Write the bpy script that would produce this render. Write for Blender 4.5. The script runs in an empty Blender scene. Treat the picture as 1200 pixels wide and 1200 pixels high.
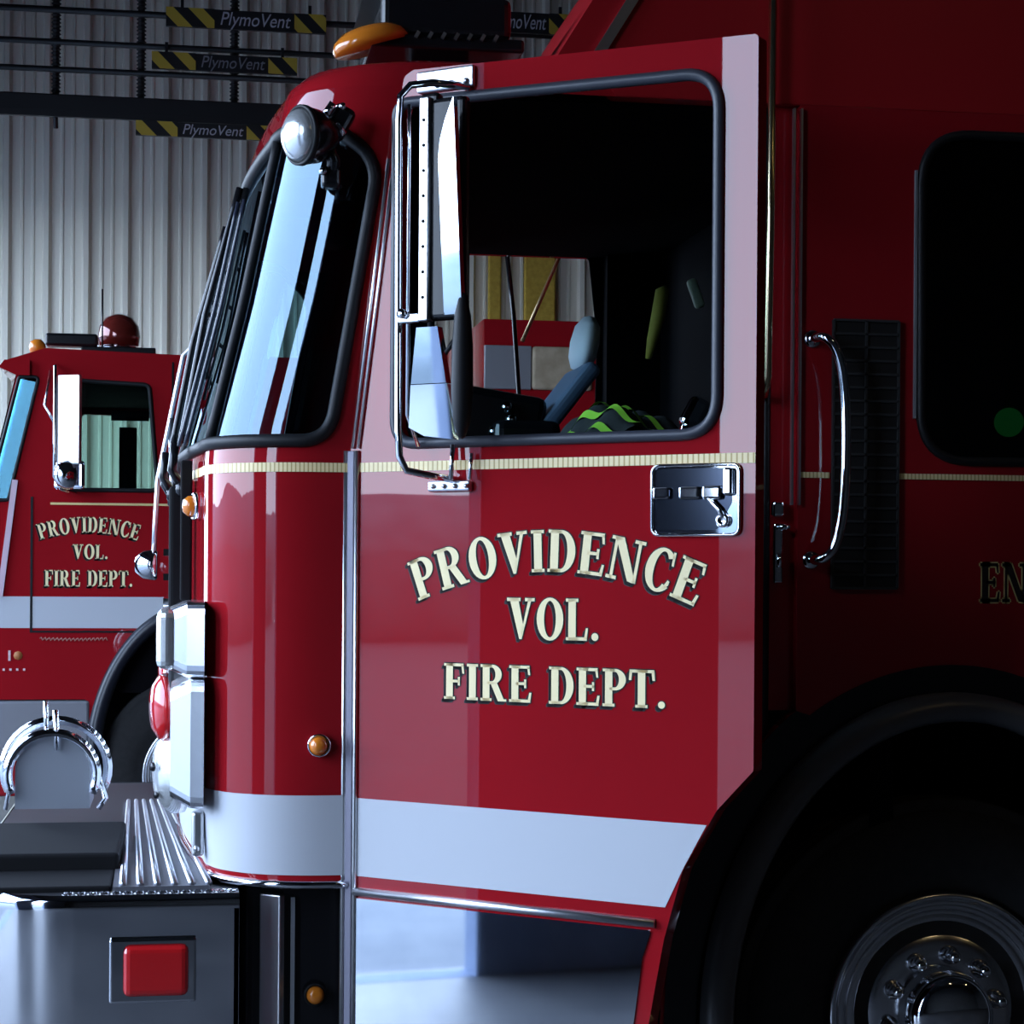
import bpy, bmesh, math, random
from mathutils import Vector, Matrix
from mathutils.geometry import tessellate_polygon
random.seed(4)
V = Vector
SC = bpy.context.scene
COL = SC.collection
PI = math.pi

# ------------------------------------------------------------------ materials
def nt(name):
    m = bpy.data.materials.new(name); m.use_nodes = True
    t = m.node_tree; b = t.nodes['Principled BSDF']
    return m, t, b

def pm(name, col, rough=.5, metal=0., coat=0., coat_r=.03, spec=.5, emit=None, es=0.):
    m, t, b = nt(name)
    b.inputs['Base Color'].default_value = (*col, 1)
    b.inputs['Roughness'].default_value = rough
    b.inputs['Metallic'].default_value = metal
    b.inputs['Coat Weight'].default_value = coat
    b.inputs['Coat Roughness'].default_value = coat_r
    b.inputs['Specular IOR Level'].default_value = spec
    if emit:
        b.inputs['Emission Color'].default_value = (*emit, 1)
        b.inputs['Emission Strength'].default_value = es
    return m

def add_noise(m, scale, c0, c1, rough=None, bump=0., coords='Object', stretch=(1, 1, 1)):
    t = m.node_tree; b = t.nodes['Principled BSDF']
    tc = t.nodes.new('ShaderNodeTexCoord'); mp = t.nodes.new('ShaderNodeMapping')
    mp.inputs['Scale'].default_value = stretch
    n = t.nodes.new('ShaderNodeTexNoise'); n.inputs['Scale'].default_value = scale
    n.inputs['Detail'].default_value = 6
    r = t.nodes.new('ShaderNodeValToRGB')
    r.color_ramp.elements[0].position = .3; r.color_ramp.elements[1].position = .7
    r.color_ramp.elements[0].color = (*c0, 1); r.color_ramp.elements[1].color = (*c1, 1)
    L = t.links.new
    L(tc.outputs[coords], mp.inputs['Vector']); L(mp.outputs[0], n.inputs['Vector'])
    L(n.outputs['Fac'], r.inputs[0]); L(r.outputs[0], b.inputs['Base Color'])
    if rough:
        mr = t.nodes.new('ShaderNodeMapRange')
        mr.inputs['To Min'].default_value = rough[0]; mr.inputs['To Max'].default_value = rough[1]
        L(n.outputs['Fac'], mr.inputs['Value']); L(mr.outputs[0], b.inputs['Roughness'])
    if bump:
        bp = t.nodes.new('ShaderNodeBump'); bp.inputs['Strength'].default_value = bump
        bp.inputs['Distance'].default_value = .01
        L(n.outputs['Fac'], bp.inputs['Height']); L(bp.outputs[0], b.inputs['Normal'])
    return m

RED = pm('red_paint', (.31, .0085, .0135), .5, 0, 1., .012, 0.)
add_noise(RED, 3., (.298, .0082, .013), (.322, .0088, .014))
WHITE = pm('white_reflective_tape', (.51, .53, .57), .45)
CHROME = pm('chrome', (.80, .82, .86), .06, 1.)
STEEL = pm('polished_stainless', (.66, .70, .76), .035, 1.)
add_noise(STEEL, 9., (.60, .64, .70), (.70, .74, .79), (.02, .05))
ALU = pm('satin_aluminium', (.72, .73, .78), .32, 1.)
SATIN = pm('satin_chrome', (.78, .80, .84), .22, 1.)
WALU = pm('bright_aluminium', (.88, .89, .9), .3, 1.)
RUBBER = pm('black_rubber', (.008, .0085, .010), .5, spec=.3)
SEAL = pm('grey_rubber_seal', (.04, .044, .058), .4)
BLACK = pm('black_gloss', (.008, .008, .010), .22)
MATTE = pm('black_matte', (.008, .008, .009), .8, spec=.15)
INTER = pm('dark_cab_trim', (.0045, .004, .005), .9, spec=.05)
CREAM = pm('cream_gold_leaf', (1., .83, .46), .4)
DIMGOLD = pm('gold_leaf_outline', (.80, .62, .26), .45)
INK = pm('black_lettering_shade', (.012, .006, .006), .5)
AMBER = pm('amber_lens', (.75, .22, .02), .15, 0, 1.)
REDLENS = pm('red_lens', (.55, .012, .015), .12, 0, 1.)
TYRE = add_noise(pm('tyre_rubber', (.012, .012, .013), .8), 40, (.010, .010, .011), (.017, .017, .018))
SILVER = pm('silver_paint', (.42, .45, .5), .35, .7)
LENS = pm('clear_lens', (.88, .9, .9), .22, .75)
GREYP = pm('grey_painted_metal', (.22, .23, .25), .5)
TAN = add_noise(pm('tan_canvas', (.45, .36, .24), .8), 14, (.36, .29, .19), (.52, .43, .30))
YELLOW = add_noise(pm('yellow_fabric', (.6, .42, .06), .8), 30, (.48, .30, .035), (.62, .41, .06))
LIME = pm('lime_reflective_tape', (.38, .75, .06), .5)
OLIVE = pm('olive_webbing', (.30, .24, .03), .8)
BLACKCLOTH = add_noise(pm('black_cloth', (.02, .02, .02), .9), 30, (.012, .012, .013), (.03, .03, .028))
PALESEAT = pm('pale_grey_vinyl', (.84, .84, .9), .5)
BLUESEAT = pm('blue_grey_vinyl', (.12, .17, .26), .5)
GREENBADGE = pm('green_added_glow', (.03, .30, .07), .4, emit=(.03, .40, .08), es=.9)  # emission added so the green mark shows through the dark window
CONC = add_noise(pm('floor_concrete', (.2, .2, .2), .55), 1.6, (.035, .036, .04), (.07, .07, .072), (.35, .6), .05)
DRIVE = add_noise(pm('driveway_concrete', (.5, .5, .5), .85), 2.5, (.09, .098, .106), (.125, .133, .14))
CEIL = pm('dark_ceiling', (.035, .036, .038), .9)
PIPE = pm('black_pipe', (.012, .012, .013), .5)
INNERWALL = add_noise(pm('dim_block_wall', (.06, .062, .066), .9), 3, (.045, .047, .05), (.07, .072, .075))
HORIZON = add_noise(pm('horizon_band_tone', (.03, .05, .03), .9), 1.2, (.11, .14, .16), (.17, .20, .22))  # tone of the unseen horizon band, set for its reflection

def wall_mat():
    m, t, b = nt('ribbed_steel_siding')
    b.inputs['Metallic'].default_value = .0; b.inputs['Roughness'].default_value = .42
    add_noise(m, 1.2, (.72, .68, .57), (.84, .80, .68), (.35, .55), 0, 'Object', (3, 1, .35))
    return m
SIDING = wall_mat()

def rope_mat():
    m, t, b = nt('gold_rope_stripe')
    tc = t.nodes.new('ShaderNodeTexCoord')
    w = t.nodes.new('ShaderNodeTexWave'); w.wave_type = 'BANDS'; w.bands_direction = 'X'
    w.inputs['Scale'].default_value = 32.; w.inputs['Distortion'].default_value = 0
    r = t.nodes.new('ShaderNodeValToRGB')
    r.color_ramp.elements[0].color = (.55, .36, .10, 1); r.color_ramp.elements[1].color = (.98, .80, .44, 1)
    r.color_ramp.elements[0].position = .0; r.color_ramp.elements[1].position = .35
    L = t.links.new
    L(tc.outputs['Object'], w.inputs['Vector']); L(w.outputs['Color'], r.inputs[0]); L(r.outputs[0], b.inputs['Base Color'])
    b.inputs['Roughness'].default_value = .35
    return m
ROPE = rope_mat()

def hazard_mat():
    m, t, b = nt('yellow_black_hazard')
    tc = t.nodes.new('ShaderNodeTexCoord')
    mp = t.nodes.new('ShaderNodeMapping'); mp.inputs['Rotation'].default_value = (0, math.radians(45), 0)
    w = t.nodes.new('ShaderNodeTexWave'); w.wave_type = 'BANDS'; w.bands_direction = 'X'
    w.inputs['Scale'].default_value = 2.3
    r = t.nodes.new('ShaderNodeValToRGB'); r.color_ramp.interpolation = 'CONSTANT'
    r.color_ramp.elements[0].color = (.012, .012, .012, 1); r.color_ramp.elements[1].color = (.62, .44, .05, 1)
    r.color_ramp.elements[1].position = .5
    L = t.links.new
    L(tc.outputs['Object'], mp.inputs[0]); L(mp.outputs[0], w.inputs['Vector']); L(w.outputs['Color'], r.inputs[0])
    L(r.outputs[0], b.inputs['Base Color']); b.inputs['Roughness'].default_value = .6
    return m
HAZARD = hazard_mat()

def glass_mat(name, tint, ior=1.5, boost=0.):
    m = bpy.data.materials.new(name); m.use_nodes = True
    t = m.node_tree; t.nodes.clear()
    o = t.nodes.new('ShaderNodeOutputMaterial'); mx = t.nodes.new('ShaderNodeMixShader')
    tr = t.nodes.new('ShaderNodeBsdfTransparent'); tr.inputs[0].default_value = (*tint, 1)
    g = t.nodes.new('ShaderNodeBsdfGlossy'); g.inputs['Roughness'].default_value = .01; g.inputs['Color'].default_value = (.50, .68, .80, 1)
    f = t.nodes.new('ShaderNodeFresnel'); f.inputs[0].default_value = ior
    L = t.links.new
    L(f.outputs[0], mx.inputs[0]); L(tr.outputs[0], mx.inputs[1]); L(g.outputs[0], mx.inputs[2]); L(mx.outputs[0], o.inputs[0])
    return m
GLASS = glass_mat('tinted_glass', (.55, .78, .80), 2.0)
DARKGLASS = glass_mat('dark_tinted_glass', (.16, .19, .19), 1.5)

# ------------------------------------------------------------------ mesh builder
class MB:
    def __init__(s): s.v = []; s.f = []; s.sm = []
    def add(s, vs, fs, smooth=False):
        o = len(s.v); s.v += [V(p) for p in vs]
        for f in fs: s.f.append([i + o for i in f]); s.sm.append(smooth)
        return s
    def box(s, c, d, rot=None, bev=0.):
        bm = bmesh.new(); bmesh.ops.create_cube(bm, size=1)
        for v in bm.verts: v.co = V((v.co.x * d[0], v.co.y * d[1], v.co.z * d[2]))
        if bev: bmesh.ops.bevel(bm, geom=bm.edges[:], offset=bev, segments=3, affect='EDGES', profile=.5)
        M = Matrix.Translation(V(c)) @ (rot.to_4x4() if rot else Matrix())
        bm.verts.index_update()
        s.add([M @ v.co for v in bm.verts], [[v.index for v in f.verts] for f in bm.faces]); bm.free(); return s
    def tube(s, path, r, seg=10, closed=False, cap=True):
        P = [V(p) for p in path]; n = len(P)
        rr = r if isinstance(r, (list, tuple)) else [r] * n
        tg = []
        for i in range(n):
            a = P[(i - 1) % n] if (closed or i > 0) else P[0]
            b = P[(i + 1) % n] if (closed or i < n - 1) else P[-1]
            d = (b - a); tg.append(d.normalized() if d.length > 1e-9 else V((0, 0, 1)))
        u = tg[0].orthogonal().normalized(); rings = []
        for i in range(n):
            u = (u - tg[i] * u.dot(tg[i]))
            u = u.normalized() if u.length > 1e-6 else tg[i].orthogonal().normalized()
            w = tg[i].cross(u)
            rings.append([P[i] + (u * math.cos(2 * PI * k / seg) + w * math.sin(2 * PI * k / seg)) * rr[i] for k in range(seg)])
        vs = [p for R in rings for p in R]; fs = []
        for i in range(n if closed else n - 1):
            j = (i + 1) % n
            off = 0
            if closed and j == 0:
                off = min(range(seg), key=lambda q: (rings[0][q] - rings[i][0]).length)
            for k in range(seg):
                fs.append([i * seg + k, i * seg + (k + 1) % seg, j * seg + (k + 1 + off) % seg, j * seg + (k + off) % seg])
        if cap and not closed: fs += [list(range(seg))[::-1], [(n - 1) * seg + k for k in range(seg)]]
        return s.add(vs, fs, True)
    def lathe(s, prof, org, axis, seg=32, up=None, squash=1.):
        a = V(axis).normalized(); u = (V(up) if up else a.orthogonal()).normalized(); u = (u - a * u.dot(a)).normalized(); w = a.cross(u)
        O = V(org); vs = []; fs = []; n = len(prof)
        for (h, r) in prof:
            for k in range(seg):
                t = 2 * PI * k / seg
                vs.append(O + a * h + (u * math.cos(t) + w * math.sin(t) * squash) * r)
        for i in range(n - 1):
            for k in range(seg):
                fs.append([i * seg + k, i * seg + (k + 1) % seg, (i + 1) * seg + (k + 1) % seg, (i + 1) * seg + k])
        if prof[0][1] > 1e-5: fs.append(list(range(seg))[::-1])
        if prof[-1][1] > 1e-5: fs.append([(n - 1) * seg + k for k in range(seg)])
        return s.add(vs, fs, True)
    def prism(s, loops, fr, d0, d1, sides=True):
        """loops in (a,b); fr(a,b,c)->xyz; d0 outer face, d1 inner face"""
        flat = [p for L in loops for p in L]
        tri = tessellate_polygon([[V((p[0], p[1], 0)) for p in L] for L in loops])
        n = len(flat)
        vs = [fr(a, b, d0) for a, b in flat] + [fr(a, b, d1) for a, b in flat]
        fs = [list(t) for t in tri]
        if abs(d0 - d1) > 1e-7:
            fs += [[i + n for i in t][::-1] for t in tri]
            if sides:
                o = 0
                for L in loops:
                    m = len(L)
                    for k in range(m):
                        fs.append([o + k, o + (k + 1) % m, n + o + (k + 1) % m, n + o + k])
                    o += m
        else: vs = vs[:n]
        return s.add(vs, fs)
    def build(s, name, mat, parent=None, fix=True):
        me = bpy.data.meshes.new(name); me.from_pydata([tuple(v) for v in s.v], [], s.f)
        for p, q in zip(me.polygons, s.sm): p.use_smooth = q
        me.materials.append(mat)
        if fix:
            bm = bmesh.new(); bm.from_mesh(me)
            bmesh.ops.remove_doubles(bm, verts=bm.verts[:], dist=1e-6)
            bmesh.ops.recalc_face_normals(bm, faces=bm.faces[:])
            bm.to_mesh(me); bm.free()
        # put the origin at the middle of the piece
        me.update()
        if len(me.vertices):
            xs = [v.co.copy() for v in me.vertices]
            c = V([(min(p[i] for p in xs) + max(p[i] for p in xs)) / 2 for i in range(3)])
        else: c = V((0, 0, 0))
        me.transform(Matrix.Translation(-c))
        o = bpy.data.objects.new(name, me); COL.objects.link(o)
        o.location = c
        if parent is not None:
            o.parent = parent; o.location = c - WPOS[parent.name]
        WPOS[o.name] = c
        return o
WPOS = {}

def empty(name, loc, label, cat, group=None):
    o = bpy.data.objects.new(name, None); COL.objects.link(o); o.location = loc; o.empty_display_size = .2
    WPOS[o.name] = V(loc); o['label'] = label; o['category'] = cat
    if group: o['group'] = group
    return o
def tag(o, label, cat, group=None):
    o['label'] = label; o['category'] = cat
    if group: o['group'] = group
    return o
def struct(o): o['kind'] = 'structure'; return o

def rpoly(pts, rad, n=8):
    out = []; m = len(pts)
    for i in range(m):
        p = V((*pts[i], 0)); a = V((*pts[i - 1], 0)); b = V((*pts[(i + 1) % m], 0)); r = rad[i] if isinstance(rad, (list, tuple)) else rad
        if r <= 0: out.append((p.x, p.y)); continue
        da = (a - p).normalized(); db = (b - p).normalized(); ang = da.angle(db); t = min(r / math.tan(ang / 2), (a - p).length * .49, (b - p).length * .49)
        q0 = p + da * t; q1 = p + db * t
        for k in range(n + 1):
            s = k / n; q = q0 * (1 - s) ** 2 + p * 2 * s * (1 - s) + q1 * s * s
            out.append((q.x, q.y))
    return out
def ell(cx, cz, a, b, t0, t1, n=40):
    return [(cx + a * math.cos(t0 + (t1 - t0) * k / n), cz + b * math.sin(t0 + (t1 - t0) * k / n)) for k in range(n + 1)]
def lerp(tab, x):
    if x <= tab[0][0]: return tab[0][1]
    for (a, p), (b, q) in zip(tab, tab[1:]):
        if x <= b: return p + (q - p) * (x - a) / (b - a)
    return tab[-1][1]

# ------------------------------------------------------------------ serif lettering (drawn, no font file)
def ring(cx, cy, rx, ry, ix, iy, t0=0., t1=2 * PI, n=28):
    o = [(cx + rx * math.cos(t0 + (t1 - t0) * k / n), cy + ry * math.sin(t0 + (t1 - t0) * k / n)) for k in range(n + 1)]
    i = [(cx + ix * math.cos(t0 + (t1 - t0) * k / n), cy + iy * math.sin(t0 + (t1 - t0) * k / n)) for k in range(n + 1)]
    if abs(t1 - t0 - 2 * PI) < 1e-6: return [[o[:-1], i[:-1]]]
    return [[[o[k], o[k + 1], i[k + 1], i[k]]] for k in range(n)]
def rc(x0, y0, x1, y1): return [[(x0, y0), (x1, y0), (x1, y1), (x0, y1)]]
def stem(x, w, e=.065, h=.075): return [rc(x, 0, x + w, 1), rc(x - e, 0, x + w + e, h), rc(x - e, 1 - h, x + w + e, 1)]
def glyph(c):
    S = .205; h = .08
    if c == 'I': return stem(.07, S), S + .14
    if c == 'P': return stem(.07, S) + ring(.34, .715, .31, .285, .115, .205, -PI / 2, PI / 2) + [rc(.2, .43, .345, .51), rc(.2, .92, .345, 1)], .66
    if c == 'R': return stem(.07, S) + ring(.34, .73, .30, .27, .11, .19, -PI / 2, PI / 2) + [rc(.2, .46, .345, .54), rc(.2, .92, .345, 1), [[(.30, .50), (.50, .50), (.70, .06), (.78, .06), (.78, 0), (.53, 0)]]], .79
    if c == 'O': return ring(.37, .5, .37, .52, .165, .44), .74
    if c == 'D': return stem(.07, S) + ring(.34, .5, .37, .5, .165, .42, -PI / 2, PI / 2) + [rc(.2, 0, .345, h), rc(.2, 1 - h, .345, 1)], .72
    if c == 'V': return [[[(.06, 1), (.30, 1), (.46, .30), (.41, 0), (.34, 0)]], [[(.41, 0), (.40, .16), (.60, 1), (.69, 1)]], rc(-.01, 1 - h, .37, 1), rc(.50, 1 - h, .77, 1)], .76
    if c == 'E': return stem(.07, S) + [rc(.2, 0, .63, h), rc(.2, 1 - h, .60, 1), rc(.2, .47, .50, .545), [[(.55, h * .5), (.63, h * .5), (.66, .27), (.60, .27)]], [[(.53, 1 - h * .5), (.60, 1 - h * .5), (.62, .75), (.565, .75)]], rc(.445, .39, .505, .625)], .67
    if c == 'F': return stem(.07, S) + [rc(.2, 1 - h, .60, 1), rc(.2, .47, .48, .545), [[(.53, 1 - h * .5), (.60, 1 - h * .5), (.62, .72), (.565, .72)]], rc(.43, .39, .49, .625)], .63
    if c == 'L': return stem(.07, S) + [rc(.2, 0, .58, h), [[(.50, h * .5), (.58, h * .5), (.61, .30), (.555, .30)]]], .62
    if c == 'T': return stem(.25, S) + [rc(.02, 1 - h, .70, 1), [[(.02, 1), (.10, 1), (.07, .72), (.0, .72)]], [[(.62, 1), (.70, 1), (.72, .72), (.65, .72)]]], .72
    if c == 'N': return [rc(.09, 0, .165, 1), [[(.06, 1), (.30, 1), (.76, 0), (.66, 0), (.55, .02), (.09, .97)]], rc(.68, 0, .755, 1), rc(0, 0, .26, h), rc(.0, 1 - h, .26, 1), rc(.58, 1 - h, .85, 1)], .85
    if c == 'C': return ring(.37, .5, .37, .52, .165, .44, math.radians(42), math.radians(318)) + [[[(.575, .98), (.635, .98), (.655, .66), (.60, .66)]], [[(.56, .10), (.64, .20), (.655, .30), (.60, .32), (.53, .16)]]], .68
    if c == '.': return [[[(.11 + .095 * math.cos(2 * PI * k / 16), .095 + .095 * math.sin(2 * PI * k / 16)) for k in range(16)]]], .22
    if c == ' ': return [], .32
    return [], .3
def lay_word(txt, gap=.07):
    x = 0; out = []
    for c in txt:
        g, w = glyph(c); out.append((g, x, w)); x += w + gap
    return out, x - gap
def word_line(mb, txt, a0, a1, b0, h, fr, off, dx=0, dz=0):
    L, W = lay_word(txt); k = (a1 - a0) / W
    for g, x, w in L:
        for loops in g:
            mb.prism([[(a0 + (x + p[0]) * k + dx, b0 + p[1] * h + dz) for p in lp] for lp in loops], fr, off, off)
def word_arc(mb, txt, cx, cz, R, half0, half1, h, fr, off, dx=0, dz=0):
    L, W = lay_word(txt, .085); ang = half1 - half0
    k = ang * (R + h * .45) / W
    for g, x, w in L:
        th = half0 + ang * (x + w / 2) / W
        c, s = math.cos(th), math.sin(th)
        for loops in g:
            q = []
            for lp in loops:
                qq = []
                for p in lp:
                    u = (p[0] - w / 2) * k; v = R + p[1] * h
                    qq.append((cx + s * v + c * u + dx, cz + c * v - s * u + dz))
                q.append(qq)
            mb.prism(q, fr, off, off)

# ================================================================== THE NEAR FIRE ENGINE
W = 2.44
DA = math.radians(39.8)
DE = V((math.cos(DA), -math.sin(DA), 0)); DN = V((-math.sin(DA), -math.cos(DA), 0))
def door(s, z, off=0.): return DE * s + DN * off + V((0, 0, z))
def side(x, z, off=0.): return V((x, -off, z))

ENG = empty('fire_engine', (1.3, 1.22, 0), 'large red fire engine in the foreground with its front cab door swung open', 'fire engine', 'red fire engines')

XF = [(.90, -.335), (1.1, -.345), (1.9, -.345), (1.95, -.342), (2.30, -.255), (2.72, -.168), (2.78, -.158), (2.80, -.154), (2.83, -.143), (2.86, -.112), (2.877, -.06), (2.888, .06)]
INS = [(.90, 0), (2.80, 0), (2.83, .004), (2.86, .02), (2.877, .05), (2.888, .13)]
XS = [(.90, 0.), (1.93, 0.), (2.62, .115), (2.80, .155)]
def plan(z, xs, dense=1):
    """points from the near door edge round the front to the far door edge"""
    xf = lerp(XF, z); i = lerp(INS, z); R = .30; c = W / 2
    h = []
    x1 = xf + R
    n0 = 6 * dense
    for k in range(n0): h.append((xs + (x1 - xs) * k / n0, i))
    n1 = 22 * dense
    for k in range(n1):
        t = PI / 2 * k / n1; e = 2 / 2.3
        h.append((x1 - R * math.sin(t) ** e, i + R - R * math.cos(t) ** e))
    n2 = 30 * dense
    for k in range(n2 + 1):
        y = i + R + (c - i - R) * k / n2
        q = (y - c) / (c - i - R)
        h.append((xf - .06 * (1 - q * q), y))
    return h + [(x, W - y) for x, y in h[-2::-1]]
def arclen(P):
    L = [0.]
    for a, b in zip(P, P[1:]): L.append(L[-1] + math.hypot(a[0] - b[0], a[1] - b[1]))
    return L
def front_pt(s, z, out=0., frac=False):
    P = plan(z, lerp(XS, z)); L = arclen(P)
    if frac: s = s * L[-1]
    if s < 0: s = 0
    for k in range(len(L) - 1):
        if L[k + 1] >= s or k == len(L) - 2:
            d = L[k + 1] - L[k]; t = min(1, (s - L[k]) / d) if d > 1e-9 else 0
            x = P[k][0] + (P[k + 1][0] - P[k][0]) * t; y = P[k][1] + (P[k + 1][1] - P[k][1]) * t
            tx = P[k + 1][0] - P[k][0]; ty = P[k + 1][1] - P[k][1]; l = math.hypot(tx, ty)
            return V((x, y, z)) + V((-ty, tx, 0)) * (out / max(l, 1e-9)) * 1.0
def flen(z): return arclen(plan(z, lerp(XS, z)))[-1]

# windscreen opening in (fraction, z)
ZW = []
def hole_poly():
    near = rpoly([(.055, 1.948), (.052, 2.62), (.20, 2.715), (1.40, 2.715), (1.40, 1.948)], [.07, .13, .12, 0, 0], 10)
    pts = [(s / flen(z), z) for s, z in near if s < 1.39]
    return pts + [(1 - f, z) for f, z in pts[::-1]]
HOLE = hole_poly()
def inside(p, poly):
    r = False; j = len(poly) - 1
    for i in range(len(poly)):
        if (poly[i][1] > p[1]) != (poly[j][1] > p[1]) and p[0] < (poly[j][0] - poly[i][0]) * (p[1] - poly[i][1]) / (poly[j][1] - poly[i][1]) + poly[i][0]: r = not r
        j = i
    return r

def resample(P, n):
    L = arclen(P); out = []; k = 0
    for i in range(n + 1):
        s = L[-1] * i / n
        while k < len(L) - 2 and L[k + 1] < s: k += 1
        d = L[k + 1] - L[k]; t = (s - L[k]) / d if d > 1e-9 else 0
        out.append((P[k][0] + (P[k + 1][0] - P[k][0]) * t, P[k][1] + (P[k + 1][1] - P[k][1]) * t))
    return out
# --- cab shell
body = MB()
NC = 300
zs = [.90 + .02 * k for k in range(50)] + [1.90 + .0085 * k for k in range(1, 99)] + [2.765, 2.78, 2.80]
zs = sorted(set(round(z, 4) for z in zs if z <= 2.80))
rows = [resample(plan(z, lerp(XS, z)), NC) for z in zs]
vs = [V((x, y, z)) for z, r in zip(zs, rows) for x, y in r]
fs = []
for i in range(len(zs) - 1):
    zc = (zs[i] + zs[i + 1]) / 2
    for k in range(NC):
        if 1.94 < zc < 2.72 and inside(((k + .5) / NC, zc), HOLE): continue
        fs.append([i * (NC + 1) + k, i * (NC + 1) + k + 1, (i + 1) * (NC + 1) + k + 1, (i + 1) * (NC + 1) + k])
body.add(vs, fs, True)
XR = 3.3
zs2 = [2.80, 2.815, 2.83, 2.845, 2.86, 2.869, 2.877, 2.883, 2.888]
rows = [resample(plan(z, XR), 200) for z in zs2]
vs = [V((x, y, z)) for z, r in zip(zs2, rows) for x, y in r]
fs = [[i * 201 + k, i * 201 + k + 1, (i + 1) * 201 + k + 1, (i + 1) * 201 + k] for i in range(len(zs2) - 1) for k in range(200)]
body.add(vs, fs, True)
body.add([V((x, y, zs2[-1])) for x, y in rows[-1]], [list(range(201))])
# header above the door (soffit) and rear side walls
ARC = ell(1.511, .534, .655, .80, 0, PI)
CREW = rpoly([(1.424, 1.925), (2.30, 1.925), (2.30, 2.745), (1.424, 2.745)], .13, 10)
DCUT = [(x, z) for x, z in ell(1.511, .534, .735, .92, PI, PI / 2, 60) if x < 1.107]
outl = [(1.107, 2.80), (XR, 2.80), (XR, .45), (2.166, .45)] + ARC + [(.856, .40), (.776, .40)] + DCUT + [(1.107, 1.30)]
body.prism([outl, CREW], side, 0, -.04)
FP = [(1.511 - .655, .534), (.856, .40), (.776, .40)] + DCUT + [(1.107, 1.30)] + [q for q in ell(1.511, .534, .72, .88, PI, 0, 70) if q[0] > 1.12] + ARC
fpn = MB(); fpn.prism([FP], side, .003, -.001); fpn.build('fender_panel', BLACK, ENG)
FWIN2 = rpoly([(.48, 1.93), (1.115, 1.93), (1.125, 2.50), (1.09, 2.798), (.48, 2.798)], [.05, .05, .02, .0, .0], 4)
farol = [(XR, .45), (2.166, .45)] + ARC + [(.856, .40), (0, .40), (0, 1.93), (.115, 2.62), (.155, 2.80), (XR, 2.80)]
FWIN = rpoly([(.50, 1.95), (1.09, 1.95), (1.10, 2.50), (1.068, 2.795), (.50, 2.795)], [.05, .05, .02, .02, .05], 4)
body.prism([farol, FWIN2, CREW], lambda a, b, c: V((a, W - .0 + c, b)), 0, -.04)
body.box((XR - .02, W / 2, 1.65), (.04, W - .01, 2.3))
body.build('cab_body', RED, ENG)

# raised roof over the crew cab with sloping front
rr = MB()
RP = [(.49, 2.885), (.93, 3.60), (XR, 3.60), (XR, 2.802), (.64, 2.802), (.575, 2.885)]
rr.prism([[(a, b) for a, b in RP]], lambda a, b, c: V((a, c, b)), -.0015, W + .0015)
RED2 = pm('red_roof_paint', (.37, .010, .015), .5, 0, .6, .3, 0.)
rr.build('raised_roof', RED2, ENG)
tr = MB()
tr.prism([[(.575, 2.892), (.605, 2.892), (1.04, 3.60), (1.01, 3.60)]], side, .012, -.002)
tr.build('roof_edge_trim', ALU, ENG)

# cab interior lining (dark)
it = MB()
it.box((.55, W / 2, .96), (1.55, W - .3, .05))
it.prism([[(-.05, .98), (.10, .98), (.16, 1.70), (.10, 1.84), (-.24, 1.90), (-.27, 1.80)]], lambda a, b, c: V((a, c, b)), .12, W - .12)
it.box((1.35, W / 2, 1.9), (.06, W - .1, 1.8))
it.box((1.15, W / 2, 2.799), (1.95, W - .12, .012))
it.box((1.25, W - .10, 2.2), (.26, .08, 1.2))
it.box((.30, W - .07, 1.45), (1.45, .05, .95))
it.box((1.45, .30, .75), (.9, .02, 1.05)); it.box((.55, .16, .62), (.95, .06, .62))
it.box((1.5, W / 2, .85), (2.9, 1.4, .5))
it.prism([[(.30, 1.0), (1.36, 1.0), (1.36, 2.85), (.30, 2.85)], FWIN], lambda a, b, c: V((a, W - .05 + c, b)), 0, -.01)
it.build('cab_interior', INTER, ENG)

# door jamb behind the open door
jb = MB()
jb.prism([[(1.045, 1.30), (1.107, 1.30), (1.107, 2.80), (1.045, 2.80)]], side, -.03, -.07)
jb.build('door_jamb', RED, ENG)
jb = MB()
jb.box((.985, .085, 2.0), (.125, .07, 1.62))
jb.tube([(1.035, .035, 1.05), (1.035, .035, 2.78)], .011)
jb.build('jamb_seal', RUBBER, ENG)
jb = MB()
for x in (1.090, 1.109): jb.box((x, -.004, 2.30), (.005, .014, .98))
jb.build('jamb_edge_trim', ALU, ENG)
jb = MB()
jb.box((1.062, .02, 1.80), (.030, .03, .04), None, .008); jb.box((1.062, .02, 1.69), (.024, .025, .15), None, .006)
jb.tube([(1.06, -.005, 1.755), (1.085, -.005, 1.755)], .008); jb.tube([(1.06, -.005, 1.655), (1.06, -.005, 1.69)], .007)
jb.build('door_latch_striker', CHROME, ENG)

# windscreen
gl = MB()
n = 150; zz = [1.945 + .0385 * k for k in range(21)]
vs = []
for z in zz:
    r = resample(plan(z, lerp(XS, z)), n)
    for k, (x, y) in enumerate(r):
        k0 = max(k - 1, 0); k1 = min(k + 1, n)
        tx = r[k1][0] - r[k0][0]; ty = r[k1][1] - r[k0][1]; l = math.hypot(tx, ty)
        vs.append(V((x + ty / l * .004, y - tx / l * .004, z)))
fs = []
k0 = max(0, int(n * .012))
for i in range(20):
    for k in range(k0, n - k0):
        cz = (zz[i] + zz[i + 1]) / 2
        if inside(((k + .5) / n, cz), [(-1, -1), (-1, 0)]) : continue
        fs.append([i * (n + 1) + k, i * (n + 1) + k + 1, (i + 1) * (n + 1) + k + 1, (i + 1) * (n + 1) + k])
gl.add(vs, fs, True)
ws = gl.build('windscreen', GLASS, ENG)
sl = MB()
loop = []
for f, z in HOLE: loop.append(front_pt(f, z, .002, True))
dn = []
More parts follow.
